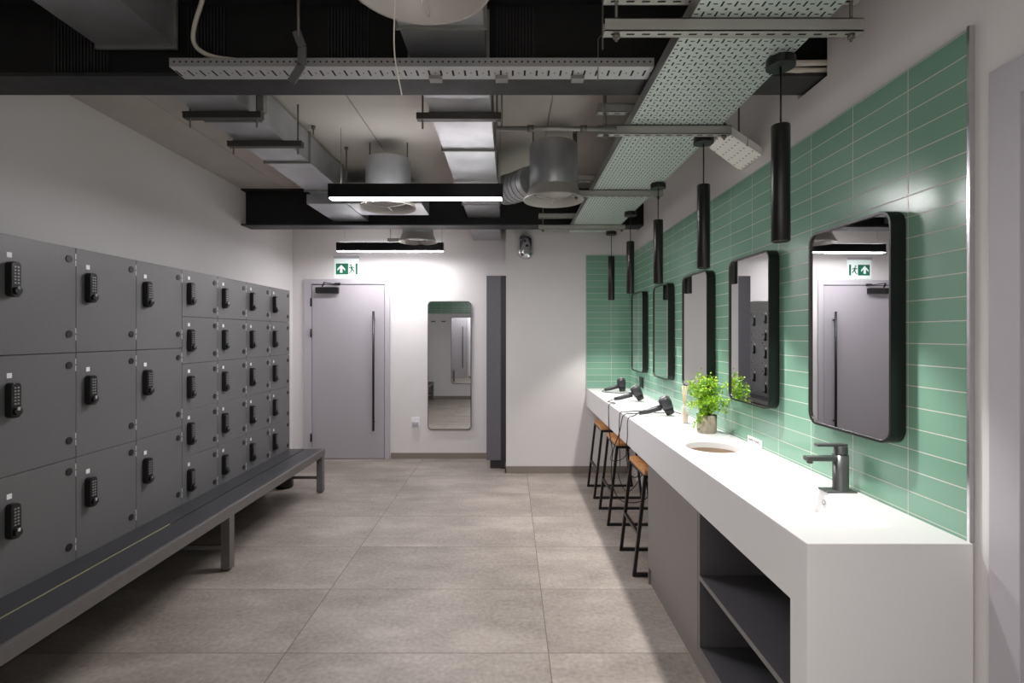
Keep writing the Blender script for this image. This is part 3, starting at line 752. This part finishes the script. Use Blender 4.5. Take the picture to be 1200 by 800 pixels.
# sign reading on tile
def text_mesh(name, txt, size, mat, parent, loc, rot):
    cu = bpy.data.curves.new(name, 'FONT'); cu.body = txt; cu.size = size; cu.extrude = .0003; cu.align_x = 'CENTER'; cu.align_y = 'CENTER'
    o = bpy.data.objects.new(name, cu); C.objects.link(o); bpy.context.view_layer.update()
    me = bpy.data.meshes.new_from_object(o.evaluated_get(bpy.context.evaluated_depsgraph_get())); bpy.data.objects.remove(o)
    me.materials.clear(); me.materials.append(mat)
    q_ = bpy.data.objects.new(name, me); C.objects.link(q_); q_.parent = parent; q_.location = Vector(loc) - BASE[parent.name]; q_.rotation_euler = rot; return q_
t = thing('paper_towel_label', (1.286, 2.72, .925), 'small white lettered label on the tiles just above the counter', 'label')
build('plate', MB().box(1.283, 1.287, 2.645, 2.80, .9205, .957), M['plate'], t)
text_mesh('lettering', 'PAPER TOWELS', .019, M['text'], t, (1.2826, 2.7225, .939), (math.radians(90), 0, math.radians(-90)))

# coat hooks on near wall (seen in the tall mirror)
for i, x in enumerate((-1.80, -1.56)):
    t = thing('coat_hook', (x, YN, 1.8), ['double coat hook behind the lens, seen left in the tall mirror', 'double coat hook behind the lens, nearer the reflected mirror'][i], 'hook', 'coat hooks on the near wall')
    build('hook_plate', MB().box(x - .05, x + .05, YN, YN + .006, 1.80, 1.82), M['black'], t)
    for s in (-.035, .035): m = MB(); m.tube(smooth_path([(x + s, YN + .006, 1.81), (x + s, YN + .04, 1.795), (x + s, YN + .06, 1.80), (x + s, YN + .065, 1.83)], 4), .005, 6); build('prong', m, M['black'], t)

# ------------------------------------------------------------------ hair dryers on the counter
def dryer(x, y, rz, tilt, label, cable):
    t = thing('hair_dryer', (x, y, CZ), label, 'hair dryer', 'black hair dryers on the counter')
    R_ = Matrix.Rotation(rz, 4, 'Z')
    def tf(m): 
        for v_ in m.bm.verts: v_.co = R_ @ v_.co
        return m
    ax = Vector((math.sin(tilt), 0, -math.cos(tilt)))          # rear (up) -> nozzle (down)
    top_ = Vector((-.045, 0, .130 * math.cos(tilt) + .031 * math.sin(tilt) + .001)); 
    m = MB(); pts_ = [top_ + ax * s for s in (-.004, .0, .012, .05, .085)]
    m.tube(pts_, [.014, .030, .043, .045, .038], 20)
    build('barrel', tf(m), M['dryer'], t, False)
    m = MB(); m.tube([top_ + ax * s for s in (.085, .10, .128)], [.037, .033, .030], 20); build('nozzle', tf(m), M['black_satin'], t, False)
    m = MB(); m.tube([top_ + ax * s for s in (-.007, -.001)], [.026, .030], 20); build('rear_grille', tf(m), M['button'], t, False)
    m = MB(); m.tube([(-.06, 0, .06), (-.10, 0, .048), (-.16, 0, .030), (-.215, 0, .020)], [.021, .020, .018, .014], 12); h_ = build('handle', tf(m), M['dryer'], t, False)
    m = MB().box(-.13, -.10, -.008, .008, .055, .062); build('switch', tf(m), M['button'], t, False)
    m = MB(); m.tube([Vector(p) - Vector((x, y, CZ)) for p in smooth_path(cable, 7)], .0035, 6)
    build('power_cord', m, M['black'], t, False)
def he(x, y, rz): 
    v_ = Matrix.Rotation(rz, 4, 'Z') @ Vector((-.212, 0, .020)); return (x + v_.x, y + v_.y, CZ + v_.z)
E = [(1.135, 3.70, .0), (1.12, 4.50, -.06), (1.17, 5.28, .1)]
cz = CZ + .006
dryer(*E[0], .45, 'black hair dryer lying on the counter, nearest of three', [he(*E[0]), (.88, 3.72, cz + .008), (.83, 3.74, cz), (.812, 3.76, CZ - .03), (.80, 3.80, .78), (.77, 3.9, .60), (.79, 4.02, .35), (.86, 3.99, .22), (1.02, 3.95, .24), (1.10, 3.9, .4), (1.10, 3.85, .58), (1.12, 3.82, .70)])
dryer(*E[1], .5, 'black hair dryer lying on the counter, middle of three', [he(*E[1]), (.86, 4.50, cz), (.835, 4.44, cz), (.88, 4.36, cz), (.86, 4.30, cz), (.826, 4.29, cz), (.812, 4.28, CZ - .03), (.815, 4.27, .72), (.84, 4.27, .55), (.90, 4.62, .38), (1.02, 4.60, .42), (1.15, 4.6, .70)])
dryer(*E[2], .15, 'black hair dryer lying on the counter, furthest of three', [he(*E[2]), (.93, 5.24, cz), (.98, 5.16, cz), (1.10, 5.10, cz), (1.22, 5.04, CZ + .03), (1.278, 5.05, 1.02)])
def loose(pts_, lb):
    tag(build('power_cable', MB().tube(smooth_path(pts_, 7), .0035, 6), M['black']), lb, 'cable', 'loose black cables over the counter edge')
loose([(1.02, 3.88, cz), (.94, 3.80, cz), (.87, 3.66, cz), (.826, 3.60, cz), (.812, 3.59, CZ - .03), (.812, 3.59, .8), (.815, 3.64, .66), (.86, 3.72, .50), (.92, 3.74, .48), (.93, 3.72, .62), (.92, 3.74, .715)],
      'thin black cable draped over counter edge nearest the charcoal cabinet')
loose([(1.24, 3.62, CZ + .004), (1.18, 3.70, cz + .02), (1.10, 3.80, cz), (.98, 3.90, cz), (.87, 3.86, cz), (.826, 3.85, cz), (.812, 3.85, CZ - .03), (.812, 3.86, .70), (.83, 3.92, .52), (.90, 4.3, .32), (.98, 4.36, .18), (1.06, 4.3, .28), (1.1, 4.1, .55), (1.12, 4.1, .715)],
      'thin black cable looping low between the first two stools')

# ------------------------------------------------------------------ reed diffuser
t = thing('reed_diffuser', (1.14, 3.38, CZ), 'slim glass reed diffuser left of the potted plant', 'reed diffuser')
dx, dy = 1.14, 3.385
build('tray', MB().box(dx - .03, dx + .035, dy - .02, dy + .02, CZ, CZ + .003), M['plate'], t)
build('bottle', MB().box(dx - .019, dx + .019, dy - .019, dy + .019, CZ + .003, CZ + .11).cyl((dx, dy, 0), .011, CZ + .11, CZ + .128, 16), M['glass'], t, bevel=.003)
build('oil', MB().box(dx - .015, dx + .015, dy - .015, dy + .015, CZ + .008, CZ + .075), M['oil'], t)
for k in range(7):
    a = k / 7 * 6.28; build('reed', MB().cyl((0, 0, 0), .0018, 0, .1, 6) if False else MB().tube([(dx - .006 * math.cos(a), dy - .006 * math.sin(a), CZ + .02), (dx + .018 * math.cos(a), dy + .018 * math.sin(a), CZ + .245)], .0018, 6), M['reed'], t)

# ------------------------------------------------------------------ potted plant
px_, py_ = 1.168, 3.08
t = thing('potted_plant', (px_, py_, CZ), 'bright green bushy plant in a ribbed concrete pot', 'plant')
m = MB(); pr = [(.0005, CZ), (.052, CZ), (.0555, CZ + .006), (.0575, CZ + .105), (.051, CZ + .105), (.049, CZ + .09), (.0005, CZ + .09)]
_, RR = m.lathe(pr, (px_, py_, 0), 72)
for ring in RR[2:4]:
    for k, v_ in enumerate(ring):
        if k % 2: d_ = Vector((v_.co.x - px_, v_.co.y - py_, 0)); v_.co -= d_ * .03
build('pot', m, M['pot'], t)
build('soil', MB().cyl((px_, py_, 0), .048, CZ + .088, CZ + .094, 24), M['soil'], t)
rnd = random.Random(3); st = MB(); lf = MB()
def leafy(c, s):
    n_ = Vector((rnd.gauss(0, 1), rnd.gauss(0, 1), rnd.gauss(.4, 1))).normalized()
    a = n_.orthogonal().normalized(); a = (Matrix.Rotation(rnd.uniform(0, 6.28), 3, n_) @ a); b = n_.cross(a)
    c = Vector(c); pts_ = [c + a * s, c + a * s * .45 + b * s * .62, c - a * s * .5 + b * s * .5, c - a * s, c - a * s * .5 - b * s * .5, c + a * s * .45 - b * s * .62]
    lf.bm.faces.new([lf.bm.verts.new(p) for p in pts_])
for k in range(62):
    a = rnd.uniform(0, 6.283); el = rnd.uniform(.12, 1.0); sp = rnd.uniform(.03, .155)
    tip = Vector((px_ + math.cos(a) * sp * (.8), py_ + math.sin(a) * sp, CZ + .10 + rnd.uniform(.07, .245) * (1.15 - sp * 2.2)))
    if tip.x > 1.262: tip.x = 1.262 - rnd.uniform(0, .05)
    if k < 7: tip = Vector((px_ - .06 + rnd.uniform(-.03, .05), py_ - rnd.uniform(.02, .06), CZ + rnd.uniform(.03, .12)))
    if k in (8, 9, 10): tip = Vector((1.225 , py_ - .12 - .04 * (k - 8), CZ + .14 + .035 * (k - 8)))
    b0 = Vector((px_ + rnd.uniform(-.02, .02), py_ + rnd.uniform(-.02, .02), CZ + .09)); mid = b0.lerp(tip, .5) + Vector((0, 0, .035))
    path = smooth_path([b0, mid, tip], 6); st.tube(path, .0011, 4)
    for j, p in enumerate(path[3:]):
        for q_ in range(rnd.randint(4, 7)):
            leafy(p + Vector((rnd.gauss(0, .011), rnd.gauss(0, .011), rnd.gauss(0, .010))), rnd.uniform(.0045, .0085))
for m_ in (lf, st):
    for v_ in m_.bm.verts: v_.co.x = min(v_.co.x, 1.268)
build('stems', st, M['stem'], t)
build('foliage', lf, M['leaf'], t)

# corridor beyond the doorway the photograph is taken from
struct('wall_corridor', MB().box(-2.2, 2.2, -2.35, -2.2, 0, 2.6), M['wall'])
